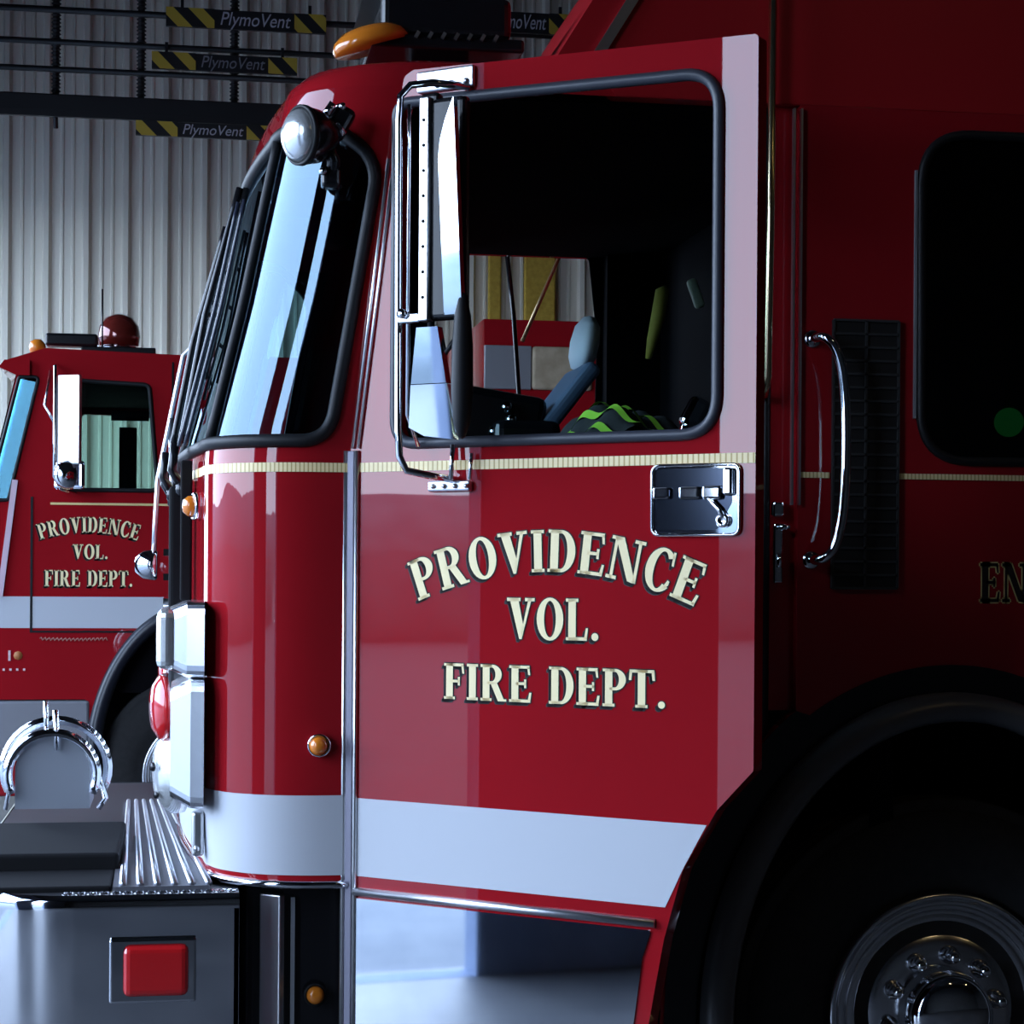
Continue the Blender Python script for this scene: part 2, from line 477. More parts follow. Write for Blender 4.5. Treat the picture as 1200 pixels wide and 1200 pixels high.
for a, b in zip(loop, loop[1:] + loop[:1]):
    m = max(1, int((b - a).length / .04)); 
    if m > 1:
        # follow the curved glass instead of cutting across it
        ia = loop.index(a); fa, za = HOLE[ia]; fb, zb = HOLE[(ia + 1) % len(HOLE)]
        dn += [front_pt(fa + (fb - fa) * k / m, za + (zb - za) * k / m, .002, True) for k in range(m)]
    else: dn.append(a)
sl.tube(dn, .0165, 10, True)
for f0 in (.43 / 2.9, .5, 1 - .43 / 2.9):
    sl.tube([front_pt(f0, 1.945 + .77 * k / 14, 0, True) for k in range(15)], .013, 8)
sl.build('windscreen_seal', RUBBER, ws)

# gold rope stripe on the body and the white band on the cab nose
gs = MB()
def belt(mb, z0, z1, s0, s1, out, n=80):
    vs = []; fs = []
    for k in range(n + 1):
        s = s0 + (s1 - s0) * k / n
        vs += [front_pt(s, z0, out), front_pt(s, z1, out)]
    for k in range(n): fs.append([2 * k, 2 * k + 2, 2 * k + 3, 2 * k + 1])
    mb.add(vs, fs, True)
LB = flen(1.5)
belt(gs, 1.874, 1.896, .0, LB, .0025, 160)
gs.box((1.150, -.002, 1.885), (.075, .004, .014)); gs.box((2.30, -.002, 1.885), (1.86, .004, .014))
gs.build('gold_rope_stripe', ROPE, ENG)
wb = MB(); belt(wb, .915, 1.105, .0, LB, .002, 160); wb.build('white_band', WHITE, ENG)
sk = MB()
sk.tube([front_pt(s * LB / 80, .893, .004) for s in range(81)], .010, 8)
sk.build('lower_edge_trim', CHROME, ENG)

# under-cab skirt with bright strip
us = MB()
P = [(x + .05 if x < 0 else x, y) for x, y in plan(1.0, .9)]
us.add([V((x if y < .2 else x, max(y, .10), z)) for z in (.30, .885) for x, y in P], [[k, k + 1, len(P) + k + 1, len(P) + k] for k in range(len(P) - 1)], True)
us.build('under_cab_skirt', BLACK, ENG)
ub = MB(); ub.box((-.175, .085, .60), (.062, .02, .52), Matrix.Rotation(-DA, 3, 'Z'), .004); ub.build('step_edge_strip', WALU, ENG)
ub = MB(); ub.box((-.125, .09, .60), (.010, .012, .50)); ub.build('step_edge_rib', GREYP, ENG)

def round_lamp(name, c, ax, r, depth, mat, rimmat, parent):
    m = MB(); m.lathe([(0, r * 1.18), (depth * .35, r * 1.18), (depth * .45, r * 1.02), (depth * .3, r * .9)], c, ax, 28)
    o = m.build(name, rimmat, parent)
    l = MB(); l.lathe([(depth * .2, r * .95), (depth * .7, r * .85), (depth * .95, r * .5), (depth, 0)], c, ax, 28)
    l.build('lens', mat, o); return o
round_lamp('side_marker_lamp', (-.068, -.001, 1.225), (-.25, -1, 0), .024, .045, AMBER, CHROME, ENG)
round_lamp('side_marker_lamp', (-.070, .085, .615), (0, -1, 0), .024, .03, AMBER, RUBBER, ENG)
round_lamp('front_turn_lamp', front_pt(.58, 1.80), (-1, -.2, 0), .03, .045, AMBER, CHROME, ENG)

# ------------------------------------------------------------- open front door
WIN = rpoly([(.127, 1.938), (.953, 1.938), (.953, 2.712), (.127, 2.738)], [.06, .085, .085, .035], 10)
DO = [(0, .45), (.80, .45), (.80, .66), (.835, .845), (.879, .998), (.958, 1.133), (1.042, 1.222), (1.042, 2.782), (.17, 2.812), (.145, 2.80), (.11, 2.62), (0, 1.93)]
DO = rpoly(DO, [0, .01, .02, .1, .1, .06, .01, .012, .02, .02, .05, .05], 5)
d = MB(); d.prism([DO, WIN], door, 0, -.045)
DOOR = d.build('front_door', RED, ENG)
d = MB(); d.tube([door(a, b, .001) for a, b in WIN], .0135, 10, True); 
d.build('window_seal', SEAL, DOOR)
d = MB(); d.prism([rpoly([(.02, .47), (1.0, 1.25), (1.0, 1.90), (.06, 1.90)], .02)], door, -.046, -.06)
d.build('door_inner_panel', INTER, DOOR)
d = MB(); d.prism([[(.012, 1.874), (1.042, 1.874), (1.042, 1.896), (.012, 1.896)]], door, .0015, .0015)
d.build('gold_rope_stripe', ROPE, DOOR)
d = MB(); d.prism([[(.022, .915), (.838, .915), (.86, .96), (.879, 1.0), (.935, 1.10), (.022, 1.10)]], door, .0015, .0015)
d.build('white_band', WHITE, DOOR)
d = MB(); d.prism([rpoly([(.022, .46), (.755, .46), (.765, .655), (.785, .80), (.806, .862), (.022, .862)], .006, 3)], door, .004, 0)
d.build('kick_plate', STEEL, DOOR)
d = MB(); d.tube([door(.02, .878, .004), door(.815, .878, .004)], .010, 10)
d.build('kick_plate_trim', ALU, DOOR)
R3 = Matrix((DE, DN, V((0, 0, 1)))).transposed()
d = MB()
for s0, r in ((-.012, .0070), (.021, .0060)):
    d.tube([door(s0, .45, .004), door(s0, 1.925, .004)], r, 8)
d.build('piano_hinge', WALU, DOOR)
d = MB(); d.box(door(.005, 1.187, .002), (.019, .012, 1.475), R3, .002); d.build('hinge_leaf', pm('grey_lilac_hinge', (.20, .19, .24), .4, .3), DOOR)
d = MB()
for s0 in (.008, .024):
    d.tube([door(s0, 1.93, .003), door(s0 + .098, 2.61, .003)], .0045, 6)
d.build('door_edge_trim', WALU, DOOR)
# latch plate
HP = rpoly([(.802, 1.722), (1.008, 1.722), (1.008, 1.872), (.802, 1.872)], .018, 6)
d = MB(); d.prism([HP], door, .004, 0); H = d.build('door_handle', STEEL, DOOR)
d = MB(); d.prism([HP], door, .0045, .0045); 
d = MB(); d.tube([door(a, b, .005) for a, b in HP], .0045, 6, True)
R3 = Matrix((DE, DN, V((0, 0, 1)))).transposed()
# (deeper pieces of the latch are joined to the handle's own mesh so that nothing sits a fourth level down)
for s0, w, z0, h in ((.828, .040, 1.812, .026), (.895, .050, 1.812, .028), (.948, .045, 1.812, .030), (.985, .022, 1.835, .06)):
    d.box(door(s0, z0, .012), (w, .016, h), R3, .006)
d.tube([door(.94, 1.80, .012), door(.965, 1.775, .012), (door(.975, 1.758, .012))], .007, 8)
d.lathe([(0, .015), (.012, .015), (.014, .009), (.010, .006)], door(.972, 1.752, .004), DN, 20)
d.build('door_latch', CHROME, DOOR)
d = MB(); d.prism([rpoly([(.812, 1.732), (.955, 1.732), (.99, 1.79), (.99, 1.865), (.812, 1.865)], .012, 4)], door, .0052, .0052)
d.build('latch_recess', pm('dark_polished_steel', (.05, .06, .085), .12, 1.), DOOR)

def door_letters(j, off, mb, dx=0, dz=0):
    if j == 0: word_arc(mb, 'PROVIDENCE', .5465, .7355, .9045, -.395, .405, .0945, door, off, dx, dz)
    if j == 1: word_line(mb, 'VOL.', .437, .672, 1.488, .093, door, off, dx, dz)
    if j == 2: word_line(mb, 'FIRE', .268, .502, 1.345, .083, door, off, dx, dz)
    if j == 3: word_line(mb, 'DEPT.', .546, .836, 1.345, .083, door, off, dx, dz)
for j in range(4):
    m = MB()
    for k in range(1, 8): door_letters(j, .0012, m, -.0011 * k, -.0011 * k)
    for a in range(8): door_letters(j, .0011, m, .0024 * math.cos(a * PI / 4), .0024 * math.sin(a * PI / 4))
    m.build('lettering_shade', INK, DOOR, False)
    m = MB(); door_letters(j, .002, m); m.build('lettering', CREAM, DOOR, False)

# ------------------------------------------------------------- side mirror on the door
m = MB()
m.tube([door(*p) for p in [(.33, 2.752, .008), (.27, 2.755, .07), (.235, 2.745, .11), (.215, 2.72, .12), (.211, 2.66, .12), (.213, 2.30, .12), (.215, 1.96, .12), (.219, 1.90, .12), (.235, 1.868, .115), (.27, 1.858, .07), (.30, 1.85, .008)]], .0085, 12)
m.tube([door(.235, 2.70, .115), door(.228, 2.60, .10), (door(.20, 2.0, .06)), door(.205, 1.93, .02)], .005, 8)
m.tube([door(.30, 1.93, .02), door(.30, 1.85, .03)], .006, 8); m.tube([door(.345, 1.91, .012), door(.345, 1.85, .02)], .005, 8)
MIR = m.build('side_mirror', CHROME, ENG)
m = MB(); m.box(door(.265, 2.777, .006), (.155, .014, .050), R3, .005)
for s0 in (.245, .285, .325): m.lathe([(-.003, .008), (.006, .006), (.008, 0)], door(s0, 2.765, .013), DN, 10)
m.build('mounting_bracket', ALU, MIR)
m = MB(); m.box(door(.285, 1.836, .008), (.115, .018, .026), R3, .006)
for s0 in (.245, .275, .305, .335): m.lathe([(-.003, .007), (.006, .005), (.008, 0)], door(s0, 1.836, .017), DN, 10)
m.build('mounting_bracket', ALU, MIR)
m = MB(); m.box(door(.335, 2.455, .105), (.105, .035, .50), R3, .012)
m.box(door(.29, 2.705, .105), (.05, .03, .03), R3, .01)
m.build('mirror_housing', BLACK, MIR)
m = MB(); m.box(door(.288, 2.455, .120), (.025, .030, .505), R3, .004); m.build('mirror_rim', WALU, MIR)
for k in range(8):
    m = MB(); m.lathe([(0, .0042), (.003, .003), (.004, 0)], door(.288, 2.655 - k * .057, .135), DN, 8); m.build('rim_rivet', RUBBER, MIR)
m = MB()
prof = [(.337, 2.215), (.387, 2.215), (.387, 2.69), (.378, 2.675), (.36, 2.64), (.345, 2.60), (.338, 2.56)]
m.prism([prof], lambda a, b, c: door(a, b, c + (b - 2.215) * .088 + (a - .337) * .10), .122, .105)
m.build('mirror_glass', STEEL, MIR)
m = MB()
m.prism([[(.274, 2.188), (.330, 2.188), (.349, 2.062), (.255, 2.062)]], lambda a, b, c: door(a, b, c + (b - 1.935) * .065), .122, .10)
m.prism([[(.255, 2.060), (.349, 2.060), (.364, 1.935), (.285, 1.945), (.245, 1.965)]], lambda a, b, c: door(a, b, c + (b - 1.935) * .09), .120, .10)
m.build('lower_mirror', STEEL, MIR)
m = MB(); m.lathe([(-.165, 0), (-.16, .008), (-.13, .019), (-.06, .025), (.04, .024), (.11, .019), (.155, .009), (.165, 0)], door(.385, 2.10, .12), (.0, 0, 1), 20, DE, 1.0)
m.tube([door(.33, 2.16, .12), door(.345, 2.13, .125), door(.375, 2.17, .12)], .006, 8)
m.tube([door(.30, 2.20, .12), door(.306, 2.155, .128)], .007, 8)
m.build('mirror_backing', RUBBER, MIR)
m = MB(); m.box(door(.245, 2.212, .118), (.06, .02, .022), R3, .005); m.lathe([(0, .011), (.012, .011), (.014, 0)], door(.232, 2.222, .128), DN, 12)
m.build('mirror_clamp', CHROME, MIR)

# far side mirror, seen through the cab
m = MB()
m.tube([(1.002, 2.62, 2.83), (.863, 2.62, 2.509)], .0075, 8)
FM = m.build('side_mirror', pm('brass_rod', (.75, .55, .28), .3, .6), ENG)
m = MB(); m.tube([(.80, 2.62, 2.86), (.83, 2.62, 2.60), (.858, 2.62, 2.22), (.86, 2.62, 2.0), (.86, W - .02, 1.9)], .009, 8)
m.tube([(.80, 2.62, 2.86), (.80, W - .03, 2.86)], .009, 8); m.tube([(1.002, 2.62, 2.83), (1.002, W - .02, 2.84)], .0075, 8)
m.build('mirror_arm', BLACK, FM)
# cross-view mirror on the far front corner
m = MB(); m.tube([(-.15, 2.30, 2.66), (-.27, 2.30, 2.52), (-.397, 2.30, 2.389), (-.482, 2.30, 1.954), (-.490, 2.30, 1.80), (-.494, 2.30, 1.70)], .0085, 8)
m.tube([(-.44, 2.30, 2.17), (-.43, 2.31, 1.90), (-.425, 2.30, 1.55), (-.33, 2.2, 1.5)], .009, 8)
CV = m.build('cross_view_mirror', ALU, ENG)
m = MB(); m.lathe([(-.06, 0), (-.055, .03), (-.03, .048), (.0, .053), (.012, .053), (.02, .048)], (-.50, 2.30, 1.655), (1, -.15, .0), 24)
m.build('mirror_head', CHROME, CV)

# ------------------------------------------------------------- spotlight on the front pillar
m = MB(); ax = V((-.86, -.48, -.06)); c = V((-.120, -.075, 2.655))
m.lathe([(-.085, 0), (-.082, .022), (-.065, .045), (-.035, .062), (.0, .068), (.006, .068)], c, ax, 28)
SP = m.build('spotlight', BLACK, ENG)
m = MB(); m.lathe([(.004, .0705), (.014, .0705), (.016, .064), (.004, .064)], c, ax, 32); m.build('bezel', RUBBER, SP)
m = MB(); m.lathe([(.008, .065), (.028, .055), (.042, .036), (.05, .0)], c, ax, 28); m.build('lens', LENS, SP)
m = MB()
m.tube([c - ax * .06 + V((0, 0, -.01)), (-.05, -.07, 2.60), (-.05, -.03, 2.57), (-.04, .0, 2.555)], .017, 10)
m.box((-.055, -.04, 2.565), (.045, .05, .05), None, .01)
m.box((-.035, -.03, 2.70), (.055, .06, .075), Matrix.Rotation(.5, 3, 'Y'), .014)
m.build('spotlight_arm', BLACK, SP)
m = MB(); m.tube([(-.075, -.06, 2.70), (-.052, -.07, 2.735)], .010, 8); m.lathe([(0, .01), (.012, .008), (.014, 0)], (-.03, -.055, 2.73), (0, -1, .1), 10)
m.tube([(-.045, -.055, 2.69), (-.025, -.055, 2.665)], .009, 8)
m.build('spotlight_fitting', CHROME, SP)
m = MB(); m.lathe([(0, .010), (.01, .008), (.012, 0)], (-.075, -.065, 2.575), (0, -1, .1), 10); m.build('spotlight_screw', CHROME, SP)

# ------------------------------------------------------------- wipers on the windscreen
for (y0, y1, h0, h1) in ((.55, .62, 1.97, 2.66), (.95, .88, 1.97, 2.60), (1.45, 1.52, 1.97, 2.64), (1.85, 1.78, 1.97, 2.60)):
    def fx(y, z, o):
        q = (y - W / 2) / (W / 2 - .3); return V((lerp(XF, z) - .06 * (1 - q * q) - o, y, z))
    n = 12
    pts = [(y0 + (y1 - y0) * k / n, h0 + (h1 - h0) * k / n) for k in range(n + 1)]
    m = MB(); m.tube([fx(y, z, .055 - .02 * abs(2 * k / n - 1)) for k, (y, z) in enumerate(pts)], .010, 6)
    m.tube([fx(y0, 1.85, .02), fx(y0, 1.90, .05), fx(y0, 1.97, .05)], .012, 8); m.lathe([(0, .024), (.03, .022), (.04, .012)], fx(y0, 1.85, 0), (-1, 0, 0), 14)
    o = m.build('wiper', BLACK, ENG)
    m = MB(); m.tube([fx(y, z, .018) for (y, z) in pts[3:]], .009, 6)
    for k in (4, 6, 8, 10): m.tube([fx(*pts[k], .018), fx(*pts[k], .045)], .006, 6)
    m.build('wiper_blade', RUBBER, o)
m = MB()
n = 14
for y, off in ((.30, .035), (.34, .05)):
    m.tube([V((lerp(XF, 1.95 + .62 * k / n) - .012 - off, y, 1.95 + .62 * k / n)) for k in range(n + 1)], .006, 6)
m.build('windscreen_grab_rail', pm('blue_black_rail', (.03, .035, .055), .2), ENG)

# ------------------------------------------------------------- front grille, headlights
m = MB(); m.box((-.405, W / 2, 1.42), (.05, 1.05, .64), None, .015)
GR = m.build('front_grille', BLACK, ENG)
m = MB()
for k in range(9): m.box((-.435, W / 2, 1.15 + k * .067), (.02, 1.0, .018))
m.build('grille_bars', CHROME, GR)
m = MB(); m.box((-.40, .60, 1.64), (.06, .10, .44), None, .012); m.box((-.385, .44, 1.74), (.03, .03, .36), None, .006); m.build('grille_side_bar', MATTE, GR)
for yy in (.33, W - .33):
    m = MB()
    def frust(y0, y1, z0, z1, x0, x1, i):
        A = rpoly([(y0, z0), (y1, z0), (y1, z1), (y0, z1)], .03, 4); B = rpoly([(y0 + i, z0 + i * .5), (y1 - i, z0 + i * .5), (y1 - i, z1 - i * .5), (y0 + i, z1 - i * .5)], .03, 4); k = len(A)
        M_ = rpoly([(y0 + i * .3, z0), (y1 - i * .3, z0), (y1 - i * .3, z1), (y0 + i * .3, z1)], .03, 4)
        vs = [V((x0, *p)) for p in A] + [V((x0 * .6 + x1 * .4, *p)) for p in M_] + [V((x1, *p)) for p in B]
        m.add(vs, [[q * k + j, q * k + (j + 1) % k, (q + 1) * k + (j + 1) % k, (q + 1) * k + j] for q in (0, 1) for j in range(k)] + [[2 * k + j for j in range(k)]])
    frust(yy - .22, yy + .22, 1.378, 1.562, -.34, -.445, .055); frust(yy - .22, yy + .22, 1.06, 1.375, -.34, -.42, .05)
    HB = m.build('headlight_bezel', SATIN, ENG)
    m = MB()
    m.box((-.43, yy, 1.47), (.05, .38, .15), None, .022)
    m.build('upper_lens', LENS, HB)
    m = MB(); m.lathe([(0, .085), (.015, .08), (.03, .055), (.036, 0)], (-.435, yy - .02, 1.295), (-1, -.2, 0), 24); m.build('red_warning_lens', REDLENS, HB)
    m = MB(); m.lathe([(-.03, .105), (.0, .105), (.012, .095), (.02, .085), (.035, .06), (.042, 0)], (-.42, yy - .02, 1.135), (-1, -.2, 0), 28); m.build('headlight', LENS, HB)
    m = MB(); m.lathe([(0, .012), (.006, .01)], (-.462, yy - .06, 1.15), (-1, -.6, 0), 12); m.build('aiming_screw', BLACK, HB)
    m = MB(); m.lathe([(0, .010), (.006, .008)], (-.452, yy - .06, 1.08), (-1, -.6, 0), 12); m.build('aiming_screw', BLACK, HB)
m = MB(); m.box((-.352, .22, .99), (.03, .035, .11), None, .008)
m.lathe([(0, .008), (.004, .006)], (-.355, .20, .955), (0, -1, 0), 10); m.build('tilt_latch', WALU, ENG)

# ------------------------------------------------------------- bumper
def bump_plan(o=0.):
    R = .30
    p = [(-.257 + .0, -.02 + o), (-.93 + R, -.02 + o)]
    p += [(-.93 + R - (R - o) * math.sin(t), -.02 + R - (R - o) * math.cos(t)) for t in [PI / 2 * k / 14 for k in range(1, 15)]]
    full = p + [(x, W - y) for x, y in p[::-1]]
    return full
m = MB()
prof = [(.43, .03), (.45, .008), (.47, 0), (.845, 0), (.865, -.004), (.872, .0), (.880, .010)]
P = [bump_plan(o) for z, o in prof]; k = len(P[0])
vs = [V((x, y, z)) for (z, o), r in zip(prof, P) for x, y in r]
fs = [[i * k + j, i * k + j + 1, (i + 1) * k + j + 1, (i + 1) * k + j] for i in range(len(prof) - 1) for j in range(k - 1)]
m.add(vs, fs, True); m.box((-.262, .06, .65), (.012, .16, .43))
BU = m.build('front_bumper', CHROME, ENG)
m = MB(); m.prism([bump_plan(.012)], lambda a, b, c: V((a, b, c)), .878, .86)
m.build('bumper_deck', pm('bumper_deck_metal', (.10, .10, .11), .4, .8), BU)
m = MB()
for k in range(30):
    for j in range(2):
        x = -.66 + k * .0135; y = .0 + j * .016
        m.box((x + .004 * j, y, .882), (.010, .004, .005), Matrix.Rotation(.7 if (k + j) % 2 else -.7, 3, 'Z'))
m.build('tread_studs', CHROME, BU)
m = MB()
m.prism([[(-.575, 1.75), (-.44, 1.75), (-.325, .03), (-.55, .03)]], lambda a, b, c: V((a, b, c)), .892, .881)
m.build('tread_plate_base', pm('dull_plate', (.16, .16, .18), .5, .6), BU)
m = MB()
for k in range(6):
    m = MB()
    a0 = -.565 + k * .024; a1 = -.535 + k * .040
    m.tube([(a0 + .005, 1.74, .897), (a1 + .008, .04, .897)], [.006, .009], 8)
    m.build('tread_rib', ALU, BU)

m = MB(); m.box((-.755, .62, .908), (.42, .62, .05), None, .01); m.box((-.755, .50, .882), (.40, .9, .02), None, .006)
m.build('hose_tray', MATTE, BU)
# red lamp let into the side of the bumper
m = MB(); m.box((-.455, -.027, .705), (.200, .012, .150), None, .006)
BL = m.build('bumper_marker_lamp', CHROME, BU)
m = MB(); m.box((-.448, -.040, .707), (.150, .030, .118), None, .016); m.build('red_lens', REDLENS, BU)
# the siren on the bumper
m = MB()
A = [(-.105, 0)] + [(-.105 + .0, .06)]
arch = [(-.105, .0)] + [(-.105 * math.cos(t), .105 + .105 * math.sin(t)) for t in [PI * k / 24 for k in range(25)]] + [(.105, 0)]
def sir(a, b, c): return V((-.758 + a, 1.10 + c, .95 + b))
m.prism([arch], sir, .0, .26)
SI = m.build('siren', SILVER, BU)
m = MB()
for c0, r in ((-.015, .125), (.16, .15)):
    m.tube([sir(-r * math.cos(t), .10 + r * .95 * math.sin(t), c0) for t in [PI * (k / 24 * 1.3 - .15) for k in range(25)]], .014, 10)
m.tube([sir(-.018, .22, .0), sir(-.018, .245, -.01), sir(-.020, .31, -.01)], .007, 8); m.tube([sir(.012, .17, -.015), sir(.012, .22, -.02), sir(.008, .285, -.02)], .008, 8)
m.tube([sir(-.13, .0, -.01), sir(-.118, .07, -.01), sir(-.118, .10, -.01)], .006, 8); m.tube([sir(.13, .0, -.01), sir(.15, .03, -.01), sir(.12, .12, -.01)], .008, 8)
m.build('siren_yoke', CHROME, BU)

# ------------------------------------------------------------- wheel, wheel arch
def fender():
    m = MB()
    n = 60; prof = [(0, .0), (.0, .045), (.012, .07), (.035, .08), (.058, .075), (.07, .06), (.07, .0)]
    vs = []; fs = []
    for k in range(n + 1):
        t = PI * k / n
        t = -.25 + (PI + .5) * k / n
        for d0, yy in prof:
            vs.append(V((1.511 + (.645 - d0) * math.cos(t), -yy, .534 + (.812 - d0) * math.sin(t))))
    q = len(prof)
    for k in range(n):
        for j in range(q - 1): fs.append([k * q + j, k * q + j + 1, (k + 1) * q + j + 1, (k + 1) * q + j])
    m.add(vs, fs, True); return m
fender().build('fender_flare', pm('black_fender', (.10, .10, .105), .34), ENG)
m = MB(); n = 40
vs = []; fs = []
for k in range(n + 1):
    t = -.3 + (PI + .6) * k / n
    for yy in (.0, .55): vs.append(V((1.511 + .60 * math.cos(t), yy, .534 + .77 * math.sin(t))))
for k in range(n): fs.append([2 * k, 2 * k + 1, 2 * k + 3, 2 * k + 2])
m.add(vs, fs, True); m.box((1.511, .56, .85), (1.3, .02, 1.2))
m.build('wheel_well', MATTE, ENG)
def wheel(cx, cy, cz, sgn, parent, detail=True):
    """sgn: outward direction in y"""
    A = (0, sgn, 0); O = V((cx, cy, cz))
    m = MB()
    m.lathe([(-.29, .30), (-.28, .42), (-.26, .50), (-.22, .53), (-.14, .534), (-.07, .53), (-.03, .505), (-.012, .45), (-.008, .38), (-.02, .318), (-.05, .30)], O, A, 64)
    for k in range(5):
        m.lathe([(-.25 + k * .045, .534), (-.245 + k * .045, .540), (-.222 + k * .045, .540), (-.217 + k * .045, .534)], O, A, 64)
    t = m.build('tyre', TYRE, parent)
    m = MB()
    m.lathe([(-.10, .20), (-.05, .298), (-.02, .304), (-.005, .304), (.0, .296), (-.004, .288), (-.014, .283), (-.020, .272), (-.014, .266), (-.028, .258), (-.034, .245), (-.026, .238), (-.040, .226), (-.046, .205), (-.036, .190), (-.028, .17), (-.028, .12)], O, A, 64)
    r = m.build('wheel_rim', SATIN, parent)
    m = MB(); m.lathe([(-.04, .115), (.02, .112), (.05, .105), (.062, .085), (.072, .05), (.075, 0)], O, A, 40); m.build('hub_cap', CHROME, r)
    if detail:
        for k in range(10):
            t = 2 * PI * k / 10 + .2
            p = O + V((.145 * math.cos(t), 0, .145 * math.sin(t)))
            m = MB(); m.lathe([(-.03, .024), (-.015, .024), (-.012, .018), (.018, .016), (.026, .010), (.03, 0)], p, A, 12); m.build('lug_nut', CHROME, r)
        for k in range(10):
            t = 2 * PI * k / 10 + .5
            p = O + V((.215 * math.cos(t), 0, .215 * math.sin(t)))
            m = MB(); m.lathe([(-.06, .017), (-.038, .017), (-.040, .013)], p, A, 12); m.build('hand_hole', BLACK, r)
    return t
wheel(1.511, .02, .534, -1, ENG)
wheel(1.511, W - .02, .534, 1, ENG, False)

# ------------------------------------------------------------- grab handle, hand rail, grille, crew window, lettering
m = MB()
hp = [(1.142, .0, 2.222), (1.142, -.05, 2.222), (1.150, -.075, 2.220), (1.175, -.082, 2.195), (1.192, -.084, 2.14), (1.200, -.085, 2.06), (1.202, -.085, 1.95), (1.200, -.085, 1.84), (1.192, -.084, 1.76), (1.175, -.082, 1.70), (1.150, -.075, 1.676), (1.142, -.05, 1.674), (1.142, .0, 1.674)]
hq = [V(p) for p in hp]
for _ in range(3): hq = [hq[0]] + [q for a, b in zip(hq, hq[1:]) for q in (a * .75 + b * .25, a * .25 + b * .75)] + [hq[-1]]
m.tube(hq, .0125, 14)
m.lathe([(0, .024), (.006, .022), (.010, .016)], (1.142, 0, 2.222), (0, -1, 0), 16); m.lathe([(0, .024), (.006, .022), (.010, .016)], (1.142, 0, 1.674), (0, -1, 0), 16)
m.build('grab_handle', CHROME, ENG)
m = MB(); m.tube([(1.026, -.035, 3.30), (1.022, -.035, 2.5), (1.017, -.035, 2.12), (1.017, -.01, 2.08), (1.017, .06, 2.08)], .010, 12)
m.tube([(1.026, -.035, 3.30), (1.026, .01, 3.33)], .010, 12); m.build('hand_rail', pm('warm_toned_chrome', (.80, .66, .40), .22, 1.), ENG)  # chrome rail; its warm reflection is put into the colour
m = MB()
m.box((1.2785, -.003, 1.9375), (.172, .012, .668), None, .003)
VG = m.build('vent_grille', pm('black_grille_plastic', (.010, .010, .011), .5), ENG)
m = MB()
x0, x1, z0, z1 = 1.194, 1.363, 1.605, 2.270
for x in (x0, 1.2785, x1): m.box((x, -.011, (z0 + z1) / 2), (.006, .006, z1 - z0))
k = 0
for i in range(21): m.box((1.2785, -.011, z0 + (z1 - z0) * i / 20), (x1 - x0, .006, .006))
m.build('grille_slats', pm('grille_slat_grey', (.035, .036, .038), .4), VG)
m = MB(); m.prism([rpoly([(1.415, 1.916), (2.31, 1.916), (2.31, 2.754), (1.415, 2.754)], .13, 10)], side, -.012, -.018)
CWN = m.build('crew_window', DARKGLASS, ENG)
m = MB(); m.tube([side(a, b, .002) for a, b in rpoly([(1.424, 1.925), (2.30, 1.925), (2.30, 2.745), (1.424, 2.745)], .13, 10)], .012, 10, True)
m.build('window_seal', RUBBER, CWN)
m = MB(); m.box((1.408, -.003, 2.34), (.006, .010, .62)); m.build('window_edge_glint', GREYP, CWN)  # grey strip stands in for the glint on the window's edge
m = MB()
for w0 in (0,):
    word_line(m, 'EN', 1.585, 1.712, 1.572, .098, side, .0012)
m.build('lettering', INK, ENG, False)
def outline_word(mb, txt, a0, a1, b0, h, fr, off, w):
    L, Wd = lay_word(txt); k = (a1 - a0) / Wd
    n = 8
    for g, x, ww in L:
        for loops in g:
            for lp in loops:
                q = [(a0 + (x + p[0]) * k, b0 + p[1] * h) for p in lp]
                for p, r in zip(q, q[1:] + q[:1]):
                    dx, dz = r[0] - p[0], r[1] - p[1]; l = math.hypot(dx, dz)
                    if l < 1e-6: continue
                    nx, nz = -dz / l * w, dx / l * w
                    mb.prism([[(p[0] - nx, p[1] - nz), (r[0] - nx, r[1] - nz), (r[0] + nx, r[1] + nz), (p[0] + nx, p[1] + nz)]], fr, off, off)
m = MB(); outline_word(m, 'EN', 1.585, 1.712, 1.572, .098, side, .0006, .0035); m.build('lettering_outline', DIMGOLD, ENG, False)

# ------------------------------------------------------------- roof light bar and aerial
m = MB(); m.box((.27, 1.20, 3.075), (.34, 1.70, .11), None, .02)
for y in (.55, 1.85): m.box((.27, y, 2.95), (.16, .10, .14), None, .01)
m.box((.27, 1.2, 3.0), (.40, 1.74, .035), None, .008)
LBR = m.build('roof_light_bar', BLACK, ENG)
m = MB()
for k in range(7): m.box((.19 + k * .034, .325, 3.015), (.009, .012, .016), Matrix.Rotation(.5, 3, 'Y'))
m.build('light_bar_clips', WALU, LBR)
m = MB(); m.lathe([(0, .098), (.012, .102), (.03, .095), (.047, .07), (.056, .03), (.058, 0)], (.078, .37, 2.985), (-.30, 0, 1), 28, (1, 0, 0), .8)
m.build('amber_dome', AMBER, LBR)
m = MB(); m.prism([[(.03, 3.03), (.075, 3.03), (.125, 3.17), (.07, 3.17)]], lambda a, b, c: V((a, .40 + c, b)), 0, .012); m.build('light_bar_end_plate', WALU, LBR)

